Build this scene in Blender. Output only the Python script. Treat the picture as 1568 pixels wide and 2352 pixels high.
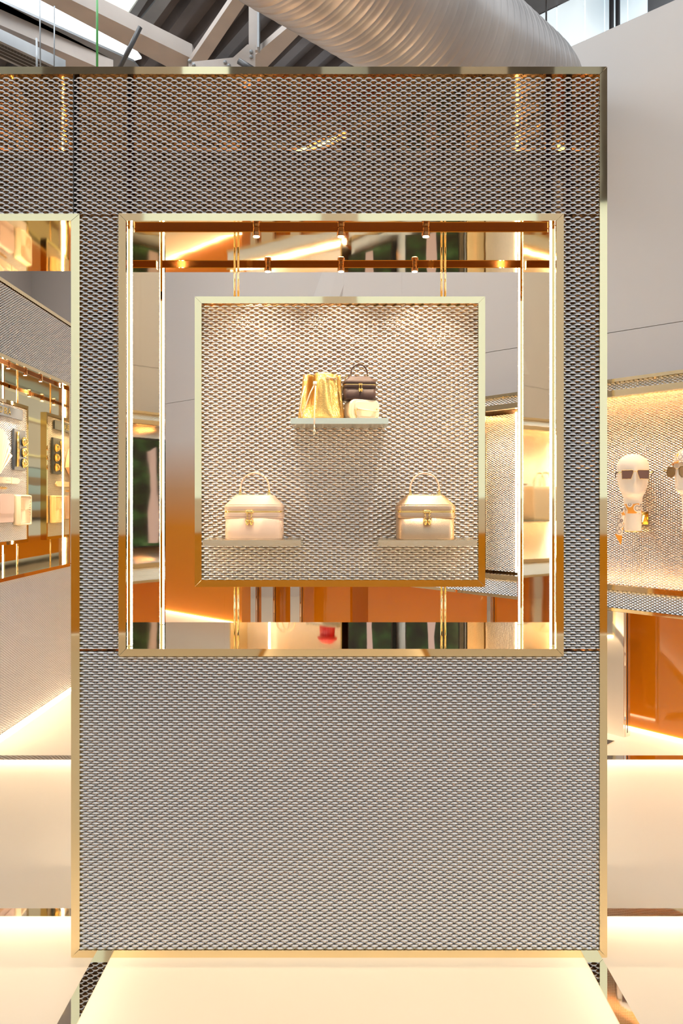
import bpy, math, random
import numpy as np
from mathutils import Vector, Matrix
random.seed(7)
for o in list(bpy.data.objects): bpy.data.objects.remove(o)
scene = bpy.context.scene
COL = scene.collection
PI = math.pi

# ------------------------------------------------------------------ camera
F = 1830.0; VX, VY = 786.0, 1155.0; EYE = 1.256
cam = bpy.data.cameras.new('camera'); camo = bpy.data.objects.new('camera', cam); COL.objects.link(camo)
camo.location = (0, 0, EYE); camo.rotation_euler = (PI/2, 0, 0)
cam.sensor_fit = 'VERTICAL'; cam.sensor_height = 36; cam.sensor_width = 24
cam.lens = F/2352*36
cam.shift_x = -(VX-784)/2352; cam.shift_y = -(1176-VY)/2352
cam.clip_start = .05; cam.clip_end = 200
scene.camera = camo
# ------------------------------------------------------------------ world and exposure
w = bpy.data.worlds.new('world'); scene.world = w; w.use_nodes = True
bg = w.node_tree.nodes['Background']
bg.inputs[0].default_value = (.90, .95, 1.0, 1); bg.inputs[1].default_value = .60
vs = scene.view_settings
vs.view_transform = 'Standard'; vs.look = 'None'; vs.gamma = 1; vs.exposure = .95; vs.use_curve_mapping = False

# ------------------------------------------------------------------ helpers
def W(px, py, Y):
    return Vector(((px-VX)/F*Y, Y, EYE+(VY-py)/F*Y))
def onz(px, py, z):
    Y = (z-EYE)*F/(VY-py)
    return Vector(((px-VX)/F*Y, Y, z))

def mat(name, col, rough=.5, metal=0., emit=None, es=0., coat=0., spec=.5, trans=0., alpha=1., sheen=0.):
    m = bpy.data.materials.new(name); m.use_nodes = True
    b = m.node_tree.nodes['Principled BSDF']
    b.inputs['Base Color'].default_value = (*col, 1)
    b.inputs['Roughness'].default_value = rough
    b.inputs['Metallic'].default_value = metal
    b.inputs['Coat Weight'].default_value = coat
    b.inputs['Coat Roughness'].default_value = .03
    b.inputs['Specular IOR Level'].default_value = spec
    b.inputs['Transmission Weight'].default_value = trans
    if emit:
        b.inputs['Emission Color'].default_value = (*emit, 1)
        b.inputs['Emission Strength'].default_value = es
    return m
def nodes(m): return m.node_tree.nodes, m.node_tree.links, m.node_tree.nodes['Principled BSDF']
def tex_noise(m, scale=20, detail=4, vec='Object', stretch=None):
    n, l, b = nodes(m)
    tc = n.new('ShaderNodeTexCoord'); mp = n.new('ShaderNodeMapping'); t = n.new('ShaderNodeTexNoise')
    t.inputs['Scale'].default_value = scale; t.inputs['Detail'].default_value = detail
    if stretch: mp.inputs['Scale'].default_value = stretch
    l.new(tc.outputs[vec], mp.inputs[0]); l.new(mp.outputs[0], t.inputs['Vector'])
    return t
def ramp(m, src, stops):
    n, l, b = nodes(m); r = n.new('ShaderNodeValToRGB')
    e = r.color_ramp.elements
    while len(e) < len(stops): e.new(.5)
    for i, (p, c) in enumerate(stops):
        e[i].position = p; e[i].color = (*c, 1)
    l.new(src, r.inputs[0]); return r
def bump(m, src, strength=.3, dist=.002):
    n, l, b = nodes(m); k = n.new('ShaderNodeBump')
    k.inputs['Strength'].default_value = strength; k.inputs['Distance'].default_value = dist
    l.new(src, k.inputs['Height']); l.new(k.outputs[0], b.inputs['Normal'])
def vary(m, c0, c1, scale=8, stretch=None):
    n, l, b = nodes(m); t = tex_noise(m, scale, 4, 'Object', stretch)
    r = ramp(m, t.outputs[0], [(.3, c0), (.7, c1)]); l.new(r.outputs[0], b.inputs['Base Color']); return t

M = {}
M['gold'] = mat('polished_gold', (.93, .76, .46), .035, 1)
t = tex_noise(M['gold'], 5, 2); bump(M['gold'], t.outputs[0], .05, .004)
M['gold_dark'] = mat('bronze_track', (.30, .13, .05), .12, 1)
M['champagne'] = mat('champagne_shelf', (.86, .80, .62), .22, 1)
t = tex_noise(M['champagne'], 60, 3, 'Object', (1, 30, 30)); bump(M['champagne'], t.outputs[0], .08, .001)
M['mesh'] = mat('expanded_steel', (.91, .905, .90), .36, .92)
t = tex_noise(M['mesh'], 400, 2); bump(M['mesh'], t.outputs[0], .05, .0005)
M['chrome'] = mat('mirror_steel', (.84, .80, .74), .03, 1)
t = tex_noise(M['chrome'], 4, 2); bump(M['chrome'], t.outputs[0], .06, .006)
M['bronze'] = mat('bronze_lining', (.42, .25, .12), .18, 1)
M['black'] = mat('black_seam', (.02, .018, .015), .5)
M['floor'] = mat('cream_floor_panel', (.86, .77, .63), .30)
t = vary(M['floor'], (.85, .765, .65), (.87, .79, .68), 3)
n, l, b = nodes(M['floor']); tr_ = n.new('ShaderNodeBsdfTranslucent'); tr_.inputs[0].default_value = (.95, .84, .69, 1)
mx = n.new('ShaderNodeMixShader'); mx.inputs[0].default_value = .38
l.new(b.outputs[0], mx.inputs[1]); l.new(tr_.outputs[0], mx.inputs[2]); l.new(mx.outputs[0], n['Material Output'].inputs[0])
M['pit'] = mat('white_light_box', (.85, .82, .76), .7)
def tinted(name, col, gl):
    m = bpy.data.materials.new(name); m.use_nodes = True; n = m.node_tree.nodes; l = m.node_tree.links
    n.remove(n['Principled BSDF']); a = n.new('ShaderNodeBsdfTransparent'); a.inputs[0].default_value = (*col, 1)
    g = n.new('ShaderNodeBsdfGlossy'); g.inputs[0].default_value = (.9, .7, .5, 1); g.inputs['Roughness'].default_value = .03
    x = n.new('ShaderNodeMixShader'); x.inputs[0].default_value = gl
    l.new(a.outputs[0], x.inputs[1]); l.new(g.outputs[0], x.inputs[2]); l.new(x.outputs[0], n['Material Output'].inputs[0]); return m
M['tint'] = tinted('amber_tinted_sheet', (.58, .45, .33), .05)
M['tint_light'] = tinted('light_tinted_sheet', (.93, .80, .66), .05)
M['led'] = mat('warm_light_strip', (1, .8, .55), .5, 0, (1, .78, .52), 38)
M['led_bar'] = mat('vertical_light_bar', (1, .8, .55), .5, 0, (1, .76, .48), 12)
M['led_case'] = mat('case_light_strip', (1, .8, .55), .5, 0, (1, .76, .56), 27)
M['led_floor'] = mat('floor_light_strip', (1, .85, .65), .5, 0, (1, .80, .54), 6)
M['led_pit'] = mat('light_box_lamp', (1, .85, .65), .5, 0, (1, .84, .63), 6.5)
M['led_pit_soft'] = mat('light_box_side_lamp', (1, .85, .65), .5, 0, (1, .86, .68), 1.7)
M['lens'] = mat('spot_lens', (1, .9, .7), .4, 0, (1, .70, .35), 22)
M['orange'] = mat('amber_glass', (.62, .19, .004), .06, 0, coat=.6)
M['amber_dado'] = mat('amber_dado', (.62, .27, .02), .1, 0, coat=.3)
M['white_wall'] = mat('painted_wall', (.74, .69, .655), .55)
t = tex_noise(M['white_wall'], 120, 3); bump(M['white_wall'], t.outputs[0], .04, .001)
# wall with a printed orange fade near the floor
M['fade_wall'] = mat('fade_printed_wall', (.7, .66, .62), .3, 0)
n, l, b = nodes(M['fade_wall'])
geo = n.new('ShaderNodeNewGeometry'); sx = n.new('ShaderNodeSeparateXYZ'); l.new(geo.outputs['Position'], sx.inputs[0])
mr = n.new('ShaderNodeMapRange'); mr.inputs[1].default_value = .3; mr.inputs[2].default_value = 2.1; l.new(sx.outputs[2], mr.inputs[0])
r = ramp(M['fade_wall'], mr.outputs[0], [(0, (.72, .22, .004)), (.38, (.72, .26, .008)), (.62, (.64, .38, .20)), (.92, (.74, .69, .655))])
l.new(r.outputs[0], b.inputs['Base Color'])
M['beige'] = mat('beige_leather', (.87, .60, .43), .42)
t = tex_noise(M['beige'], 900, 2); bump(M['beige'], t.outputs[0], .15, .0004)
M['stitch'] = mat('stitch_thread', (.50, .30, .20), .7)
M['cream'] = mat('cream_leather', (.90, .74, .52), .38)
t = tex_noise(M['cream'], 900, 2); bump(M['cream'], t.outputs[0], .1, .0004)
M['brown'] = mat('dark_lizard_leather', (.05, .024, .019), .5, spec=.3)
n, l, b = nodes(M['brown']); tc = n.new('ShaderNodeTexCoord'); v = n.new('ShaderNodeTexVoronoi'); v.inputs['Scale'].default_value = 800
l.new(tc.outputs['Object'], v.inputs['Vector']); bump(M['brown'], v.outputs['Distance'], .3, .0006)
M['goldleather'] = mat('metallic_gold_leather', (.62, .44, .29), .40, .9)
n, l, b = nodes(M['goldleather']); tc = n.new('ShaderNodeTexCoord'); v = n.new('ShaderNodeTexVoronoi'); v.inputs['Scale'].default_value = 620
l.new(tc.outputs['Object'], v.inputs['Vector']); bump(M['goldleather'], v.outputs['Distance'], .4, .0006)
M['chainmail'] = mat('gold_chain_mesh', (.78, .50, .16), .26, 1)
n, l, b = nodes(M['chainmail']); tc = n.new('ShaderNodeTexCoord'); v = n.new('ShaderNodeTexVoronoi'); v.inputs['Scale'].default_value = 520; v.inputs['Randomness'].default_value = .3
l.new(tc.outputs['Object'], v.inputs['Vector']); bump(M['chainmail'], v.outputs['Distance'], 1., .0012)
M['hardware'] = mat('gold_hardware', (.95, .68, .25), .12, 1)
M['red'] = mat('red_leather', (.62, .012, .012), .35)
M['navy'] = mat('navy_board', (.05, .065, .09), .4)
M['lavender'] = mat('mauve_leather', (.62, .45, .40), .45)
M['linen'] = mat('linen_cover', (.90, .80, .68), .8)
n, l, b = nodes(M['linen']); tc = n.new('ShaderNodeTexCoord'); wv = n.new('ShaderNodeTexWave'); wv.inputs['Scale'].default_value = 260; wv.bands_direction = 'Z'
l.new(tc.outputs['Object'], wv.inputs['Vector']); bump(M['linen'], wv.outputs[0], .15, .0006)
M['lensbrown'] = mat('smoked_lens', (.19, .10, .075), .12, 0, spec=.3)
M['lensamber'] = mat('amber_lens', (.28, .16, .06), .12, 0, spec=.3)
M['scarf'] = mat('printed_silk', (.9, .8, .7), .4)
n, l, b = nodes(M['scarf']); tc = n.new('ShaderNodeTexCoord'); v = n.new('ShaderNodeTexVoronoi'); v.inputs['Scale'].default_value = 26
l.new(tc.outputs['Object'], v.inputs['Vector'])
r = ramp(M['scarf'], v.outputs['Distance'], [(0, (.90, .74, .56)), (.30, (.90, .76, .60)), (.33, (.26, .18, .15)), (.38, (.30, .20, .17)), (.41, (.92, .82, .70)), (.52, (.92, .78, .62)), (.58, (.88, .36, .04))])
l.new(r.outputs[0], b.inputs['Base Color'])
M['scarf_orange'] = mat('orange_silk', (.90, .36, .03), .4)
M['steelbeam'] = mat('painted_beam', (.40, .35, .32), .55); vary(M['steelbeam'], (.38, .33, .30), (.43, .38, .345), 4)
M['duct'] = mat('galvanised_duct', (.52, .49, .47), .38, .9); vary(M['duct'], (.38, .35, .335), (.52, .485, .46), 3)
M['deck'] = mat('grey_roof_deck', (.07, .055, .05), .5, .2); vary(M['deck'], (.035, .026, .023), (.12, .10, .095), 1.2)
M['galv'] = mat('galvanised_sheet', (.42, .44, .46), .45, .6); vary(M['galv'], (.22, .235, .25), (.36, .375, .39), 2)
M['dark'] = mat('dark_conduit', (.05, .048, .05), .4)
M['green'] = mat('green_cord', (.07, .36, .08), .5)
M['sky'] = mat('skylight_or_fill_sheet', (.9, .95, .95), .5, 0, (.93, .98, 1.0), .62)
M['roof_fill'] = mat('unseen_fill_sheet', (.9, .95, .95), .5, 0, (.90, .96, 1.0), 3.4)  # glow of the added roof sheets that brighten the far wall
M['sky_green'] = mat('skylight_pane', (.9, .95, .85), .5, 0, (.98, 1.0, .86), .50)
M['clerestory'] = mat('milky_glazing', (.8, .9, .95), .4, 0, (.80, .90, .93), .40)
n, l, b = nodes(M['clerestory']); t = tex_noise(M['clerestory'], 1.3, 3, 'Object', (1, 1, .6))
r = ramp(M['clerestory'], t.outputs[0], [(.3, (.34, .46, .54)), (.5, (.78, .88, .91)), (.7, (.92, .98, 1))]); l.new(r.outputs[0], b.inputs['Emission Color'])
M['window'] = mat('hall_window', (.8, .9, .95), .3, 0, (.66, .90, 1.0), .23)
M['screen'] = mat('foliage_screen', (.01, .01, .01), .15, 0, (0, .1, 0), .16)
n, l, b = nodes(M['screen']); t = tex_noise(M['screen'], 5, 6, 'Object', (1, 1, 2.2))
r = ramp(M['screen'], t.outputs[0], [(.36, (.004, .006, .003)), (.5, (.02, .06, .012)), (.62, (.06, .20, .05)), (.74, (.20, .42, .16))]); l.new(r.outputs[0], b.inputs['Emission Color'])
M['screen_stripe'] = mat('striped_screen', (.02, .02, .02), .2, 0, (.2, .2, .2), .35)
n, l, b = nodes(M['screen_stripe']); tc = n.new('ShaderNodeTexCoord'); wv = n.new('ShaderNodeTexWave'); wv.bands_direction = 'Z'; wv.wave_profile = 'SAW'
wv.inputs['Scale'].default_value = 1.75; wv.inputs['Distortion'].default_value = .4
l.new(tc.outputs['Object'], wv.inputs['Vector'])
r = ramp(M['screen_stripe'], wv.outputs[0], [(0, (.16, .07, .03)), (.45, (.26, .15, .05)), (.5, (.30, .42, .52)), (1, (.34, .50, .62))]); l.new(r.outputs[0], b.inputs['Emission Color'])
M['screenfig'] = mat('screen_figure', (.3, .2, .2), .3, 0, (.50, .42, .44), .32)

class MB:
    def __init__(s): s.v = []; s.f = []; s.sm = []
    def add(s, verts, faces, smooth=False):
        o = len(s.v); s.v += [tuple(p) for p in verts]
        for f in faces: s.f.append(tuple(i+o for i in f)); s.sm.append(smooth)
        return s
    def box(s, x0, x1, y0, y1, z0, z1):
        return s.add([(x0,y0,z0),(x1,y0,z0),(x1,y1,z0),(x0,y1,z0),(x0,y0,z1),(x1,y0,z1),(x1,y1,z1),(x0,y1,z1)],
              [(0,3,2,1),(4,5,6,7),(0,1,5,4),(1,2,6,5),(2,3,7,6),(3,0,4,7)])
    def hexa(s, a, b):      # two quads
        return s.add(list(a)+list(b), [(0,3,2,1),(4,5,6,7),(0,1,5,4),(1,2,6,5),(2,3,7,6),(3,0,4,7)])
    def prism(s, poly, vec):
        n = len(poly); a = [Vector(p) for p in poly]; b = [p+Vector(vec) for p in a]
        fs = [tuple(range(n-1, -1, -1)), tuple(range(n, 2*n))]
        for i in range(n): j = (i+1) % n; fs.append((i, j, n+j, n+i))
        return s.add(a+b, fs)
    def loft(s, rings, cap0=True, cap1=True, smooth=True, closed=True):
        n = len(rings[0]); vs = [p for r in rings for p in r]; fs = []
        m = n if closed else n-1
        for k in range(len(rings)-1):
            for i in range(m):
                j = (i+1) % n; fs.append((k*n+i, k*n+j, (k+1)*n+j, (k+1)*n+i))
        o = len(s.v); s.add(vs, fs, smooth)
        if cap0: s.f.append(tuple(o+i for i in range(n-1, -1, -1))); s.sm.append(False)
        if cap1: s.f.append(tuple(o+(len(rings)-1)*n+i for i in range(n))); s.sm.append(False)
        return s
    def tube(s, pts, r, n=8, cap=True, flat=None):
        pts = [Vector(p) for p in pts]; rings = []
        for i, p in enumerate(pts):
            d = (pts[min(i+1, len(pts)-1)]-pts[max(i-1, 0)]).normalized()
            up = Vector((0, 1, 0)) if abs(d.y) < .9 else Vector((0, 0, 1))
            a = d.cross(up).normalized(); c = d.cross(a).normalized()
            rr = r[i] if isinstance(r, (list, tuple)) else r
            ra, rc = (rr, rr) if flat is None else (rr*flat[0], rr*flat[1])
            rings.append([p+a*ra*math.cos(2*PI*k/n)+c*rc*math.sin(2*PI*k/n) for k in range(n)])
        return s.loft(rings, cap, cap)
    def torus(s, c, R, r, n=14, m=6, axis=1, sc=(1,1)):
        rings = []
        for i in range(n+1):
            a = 2*PI*i/n; ring = []
            for k in range(m):
                b = 2*PI*k/m; q = R+r*math.cos(b)
                p = [q*math.cos(a)*sc[0], r*math.sin(b), q*math.sin(a)*sc[1]]
                if axis == 2: p = [p[0], p[2], p[1]]
                if axis == 0: p = [p[1], p[0], p[2]]
                ring.append((c[0]+p[0], c[1]+p[1], c[2]+p[2]))
            rings.append(ring)
        return s.loft(rings, False, False)
    def lathe(s, prof, c=(0,0,0), n=16):
        rings = [[(c[0]+r*math.cos(2*PI*k/n), c[1]+r*math.sin(2*PI*k/n), c[2]+z) for k in range(n)] for r, z in prof]
        return s.loft(rings)
    def mesh(s, name):
        me = bpy.data.meshes.new(name); me.from_pydata(s.v, [], s.f)
        me.polygons.foreach_set('use_smooth', s.sm); me.update(); return me
    def build(s, name, m, parent=None, **kw):
        return link(name, s.mesh(name), m, parent, **kw)
def link(name, me, m, parent=None, loc=None, rotz=None):
    o = bpy.data.objects.new(name, me); COL.objects.link(o)
    if m is not None and len(me.materials) == 0: me.materials.append(M[m] if isinstance(m, str) else m)
    if parent: o.parent = parent
    if loc: o.location = loc
    if rotz is not None: o.rotation_euler = (0, 0, rotz)
    return o
def tag(o, label=None, cat=None, group=None, kind=None):
    if label: o['label'] = label
    if cat: o['category'] = cat
    if group: o['group'] = group
    if kind: o['kind'] = kind
    return o
def thing(name, label, cat, loc=(0,0,0), rotz=0, group=None, kind=None):
    o = bpy.data.objects.new(name, None); COL.objects.link(o); o.empty_display_size = .1
    o.location = loc; o.rotation_euler = (0, 0, rotz)
    return tag(o, label, cat, group, kind)
def rrect(w, d, r, n=4, cx=0, cy=0):
    pts = []
    for qx, qy, a0 in ((1,1,0),(-1,1,PI/2),(-1,-1,PI),(1,-1,1.5*PI)):
        for k in range(n+1):
            a = a0+PI/2*k/n
            pts.append((cx+qx*(w/2-r)+r*math.cos(a), cy+qy*(d/2-r)+r*math.sin(a)))
    return pts
def ring(w, d, r, z, n=4, cx=0, cy=0): return [(x, y, z) for x, y in rrect(w, d, r, n, cx, cy)]

# expanded metal sheet, one continuous piece of metal, in the local XZ plane facing -Y
LWD, SWD = .0276, .0141
CACHE = {}
def sheet_mesh(x0, x1, z0, z1, fine=True, lwd=LWD, swd=SWD):
    key = ('sheet', round(x1-x0, 4), round(z1-z0, 4), fine, lwd)
    wid, hei = x1-x0, z1-z0
    if key not in CACHE:
        P = swd/2; wd = .0071*swd/SWD; al = math.radians(52); th = .0014*swd/SWD
        ca, sa = math.cos(al), math.sin(al)
        if fine: ku = np.arange(8)/8.; ks = np.array([1., 1., .62, -.45, -1., -.45, .62, 1.])
        else: ku = np.array([.1, .4, .6, .9]); ks = np.array([1., -1., -1., 1.])
        per = int(wid/lwd)+1
        u = (np.arange(per)[:, None]+ku[None, :]).ravel()*lwd
        s = np.tile(ks, per); s2 = np.tile(np.roll(ks, len(ks)//2), per)
        keep = u < wid
        u = np.append(u[keep], wid); s = np.append(s[keep], 0.); s2 = np.append(s2[keep], 0.)
        if u[0] > 0: u = np.insert(u, 0, 0.); s = np.insert(s, 0, 0.); s2 = np.insert(s2, 0, 0.)
        n = len(u); rows = int(hei/P); sec = 4 if fine else 2
        amp = P/2-wd/2*sa
        V = []; Fc = []
        base = 0
        for k in range(rows):
            sg = s if k % 2 == 0 else s2
            zc = (k+.5)*P+sg*amp; yc = -sg*wd/2*ca*1.9
            d = (ca*wd/2, sa*wd/2); nn = (-sa*th/2, ca*th/2)
            offs = [(-d[0]+nn[0], -d[1]+nn[1]), (d[0]+nn[0], d[1]+nn[1]), (d[0]-nn[0], d[1]-nn[1]), (-d[0]-nn[0], -d[1]-nn[1])] if fine else [(-d[0], -d[1]), (d[0], d[1])]
            blk = np.empty((n, sec, 3))
            for q, (oy, oz) in enumerate(offs):
                blk[:, q, 0] = u; blk[:, q, 1] = yc+oy; blk[:, q, 2] = zc+oz
            V.append(blk.reshape(-1, 3))
            i = np.arange(n-1)*sec+base
            for q in range(sec if fine else 1):
                q2 = (q+1) % sec
                Fc.append(np.stack([i+q, i+sec+q, i+sec+q2, i+q2], 1))
            base += n*sec
        V = np.concatenate(V); Fc = np.concatenate(Fc).astype(np.int32)
        me = bpy.data.meshes.new('expanded_mesh')
        me.vertices.add(len(V)); me.vertices.foreach_set('co', V.astype(np.float32).ravel())
        me.loops.add(Fc.size); me.loops.foreach_set('vertex_index', Fc.ravel())
        me.polygons.add(len(Fc)); me.polygons.foreach_set('loop_start', np.arange(len(Fc), dtype=np.int32)*4)
        me.polygons.foreach_set('loop_total', np.full(len(Fc), 4, np.int32))
        me.update(calc_edges=True); me.validate()
        me.materials.append(M['mesh'])
        CACHE[key] = me
    return CACHE[key]
def sheet(x0, x1, z0, z1, y, parent, fine=True, back=False, lwd=LWD, swd=SWD):
    me = sheet_mesh(x0, x1, z0, z1, fine, lwd, swd)
    o = link('expanded_mesh', me, None, parent)
    if back: o.location = (x1, y, z0); o.rotation_euler = (0, 0, PI)
    else: o.location = (x0, y, z0)
    return o
def frame_bar(kind, x0, x1, z0, z1, t, y0, y1, mitre=(1, 1)):
    """one mitred bar of a rectangular frame whose outer size is x0..x1, z0..z1"""
    a, b = mitre; g = .0006; mb = MB()
    if kind == 'top': q = [(x0+g, z1), (x0+g+t*a, z1-t), (x1-g-t*b, z1-t), (x1-g, z1)]
    if kind == 'bottom': q = [(x0+g, z0), (x1-g, z0), (x1-g-t*b, z0+t), (x0+g+t*a, z0+t)]
    if kind == 'left': q = [(x0, z0+g), (x0+t, z0+g+t*a), (x0+t, z1-g-t*b), (x0, z1-g)]
    if kind == 'right': q = [(x1, z0+g), (x1, z1-g), (x1-t, z1-g-t*b), (x1-t, z0+g+t*a)]
    return mb.prism([(x, y0, z) for x, z in q], (0, y1-y0, 0))

# ------------------------------------------------------------------ SETTING
# floor: cream light panels with polished joints
FL = thing('floor', 'cream glowing floor of large panels with polished steel joints', 'floor', kind='structure')
for x0, x1, y0, y1 in ((-6.5, -.6855, -3.2, 2.413), (-.6385, .6665, -3.2, 2.413), (.7135, 6, -3.2, 2.413),
                       (-6.5, 6, 2.46, 3.885), (-6.5, 6, 3.95, 14)):
    MB().add([(x0, y0, 0), (x1, y0, 0), (x1, y1, 0), (x0, y1, 0)], [(0, 1, 2, 3)]).build('floor_panel', 'floor', FL)
MB().box(-6.5, 6, -3.2, 14, -.36, -.30).build('light_box_base', 'pit', FL)
def floor_strip(n, x0, x1, y0, y1, led, label):
    o = thing('trim_%d' % n, label, 'floor trim', kind='structure')
    MB().box(x0, x1, y0, y1, -.30, .004).build('steel_strip', 'chrome', o)
    for (a, b_, c, d) in led: MB().box(a, b_, c, d, -.10, -.012).build('light_strip', 'led_pit_soft' if n > 2 else 'led_pit', o)
floor_strip(1, -6.5, 6, 2.413, 2.46, [(-6.5, -.7, 2.404, 2.4135), (-.62, .65, 2.404, 2.4135), (.73, 6, 2.404, 2.4135)], 'polished steel floor joint running sideways under the big mesh wall')
floor_strip(2, -6.5, 6, 3.885, 3.95, [(-6.5, 6, 3.875, 3.8855)], 'polished steel floor joint behind the big mesh wall')
floor_strip(3, -.6855, -.6385, -3.2, 2.413, [(-.639, -.629, -3.0, 2.38)], 'polished steel floor joint running toward the viewer on the left')
floor_strip(4, .6665, .7135, -3.2, 2.413, [(.657, .667, -3.0, 2.38)], 'polished steel floor joint running toward the viewer on the right')

# far wall running diagonally, X+Y = 7.197
WB = thing('wall_back', 'tall pinkish white wall running diagonally with an orange fade near the floor', 'wall', kind='structure')
def wallpt(X, off=0): return Vector((X+off, 7.197-X+off, 0))
d = (1/math.sqrt(2), 1/math.sqrt(2))
def wall_panel(xa, xb, z0, z1, m):
    a, b_ = wallpt(xa), wallpt(xb)
    mb = MB().prism([(a.x, a.y, z0), (b_.x, b_.y, z0), (b_.x, b_.y, z1), (a.x, a.y, z1)], (.12*d[0], .12*d[1], 0))
    mb.build('wall_panel', m, WB)
xs = [-4.75, -3.0, -1.25, .5, 2.25, 4.0, 5.5]
for i in range(len(xs)-1):
    wall_panel(xs[i]+.0004, xs[i+1]-.0004, 0, 2.404, 'fade_wall'); wall_panel(xs[i]+.0004, xs[i+1]-.0004, 2.408, 5.5 if xs[i] < -2.5 else 4.46, 'white_wall')
# slanted boxed batten on the wall
a0 = W(655, 860, 7.25); a1 = W(715, 860, 7.2); b0 = W(745, 610, 7.22); b1 = W(805, 610, 7.18)
def sl(p, q, t): return p+(q-p)*t
up0 = sl(a0, b0, 2.0); up1 = sl(a1, b1, 2.0)
q = MB().prism([a0, a1, up1, up0], (.10, .10, 0)).build('trim_5', 'white_wall'); tag(q, 'slanted boxed strip leaning on the far wall above the framed panel', 'wall trim', kind='structure')
q = MB().box(-4.72, -4.6, -3.2, 11.9, 0, 5.5).build('wall_left', 'white_wall'); tag(q, 'plain white hall wall behind the left mesh wall', 'wall', kind='structure')
# opposite side of the hall, seen only in the mirror metal
q = thing('wall_front', 'hall wall opposite with tall windows above an amber dado', 'wall', kind='structure')
MB().box(-6.5, 6, -3.45, -3.3, .95, 1.3).build('wall_panel', 'white_wall', q)
pat = 'dgdddsdgddswddgddsdgddwwdgwd'  # made-up mix of dark and pale panels, for varied reflections in the top trim
for k in range(28):
    x = -6.5+k*.45
    MB().box(x, x+.45, -3.45, -3.3, 4.2, 6.2).build('reflection_panel', {'d': 'deck', 'g': 'galv', 's': 'steelbeam', 'w': 'window'}[pat[k]], q)
MB().box(-6.5, 6, -3.36, -3.25, 0, .95).build('amber_panel', 'amber_dado', q)
for i, x in enumerate((-6.5, -4.4, -2.3, -.2, 1.9, 4.0)):
    MB().box(x, x+.35, -3.45, -3.3, 1.3, 4.2).build('wall_panel', 'white_wall', q)
    MB().box(x+.35, x+2.1, -3.45, -3.38, 1.3, 4.2).build('window_pane', 'window', q)

# roof deck with ribs
def roof():
    root = thing('ceiling', 'dark corrugated roof deck high above the display', 'ceiling', kind='structure')
    ud = Vector((-.65, 1, 0)).normalized(); vd = Vector((1, .65, 0)).normalized()
    o0 = Vector((0, 11, 5.9)); mb = MB(); pts = []
    k = -7.5
    while k < 7.5:
        for dk, dz in ((0, 0), (.10, 0), (.14, .09), (.25, .09), (.29, 0)): pts.append((k+dk, dz))
        k += .29
    A = [o0+vd*p+ud*-5.2+Vector((0, 0, z)) for p, z in pts]; B = [o0+vd*p+ud*9+Vector((0, 0, z)) for p, z in pts]
    mb.loft([A, B], False, False, False, closed=False)
    mb.build('roof_deck', 'deck', root)
    for a in (-4.6, -3.2, -1.8):
        MB().box(a, a+1.0, 4.4, 6.6, 5.86, 5.89).build('skylight_or_fill_sheet', 'roof_fill', root)  # added glowing sheets, out of view, put in to light the far wall
roof()

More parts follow.
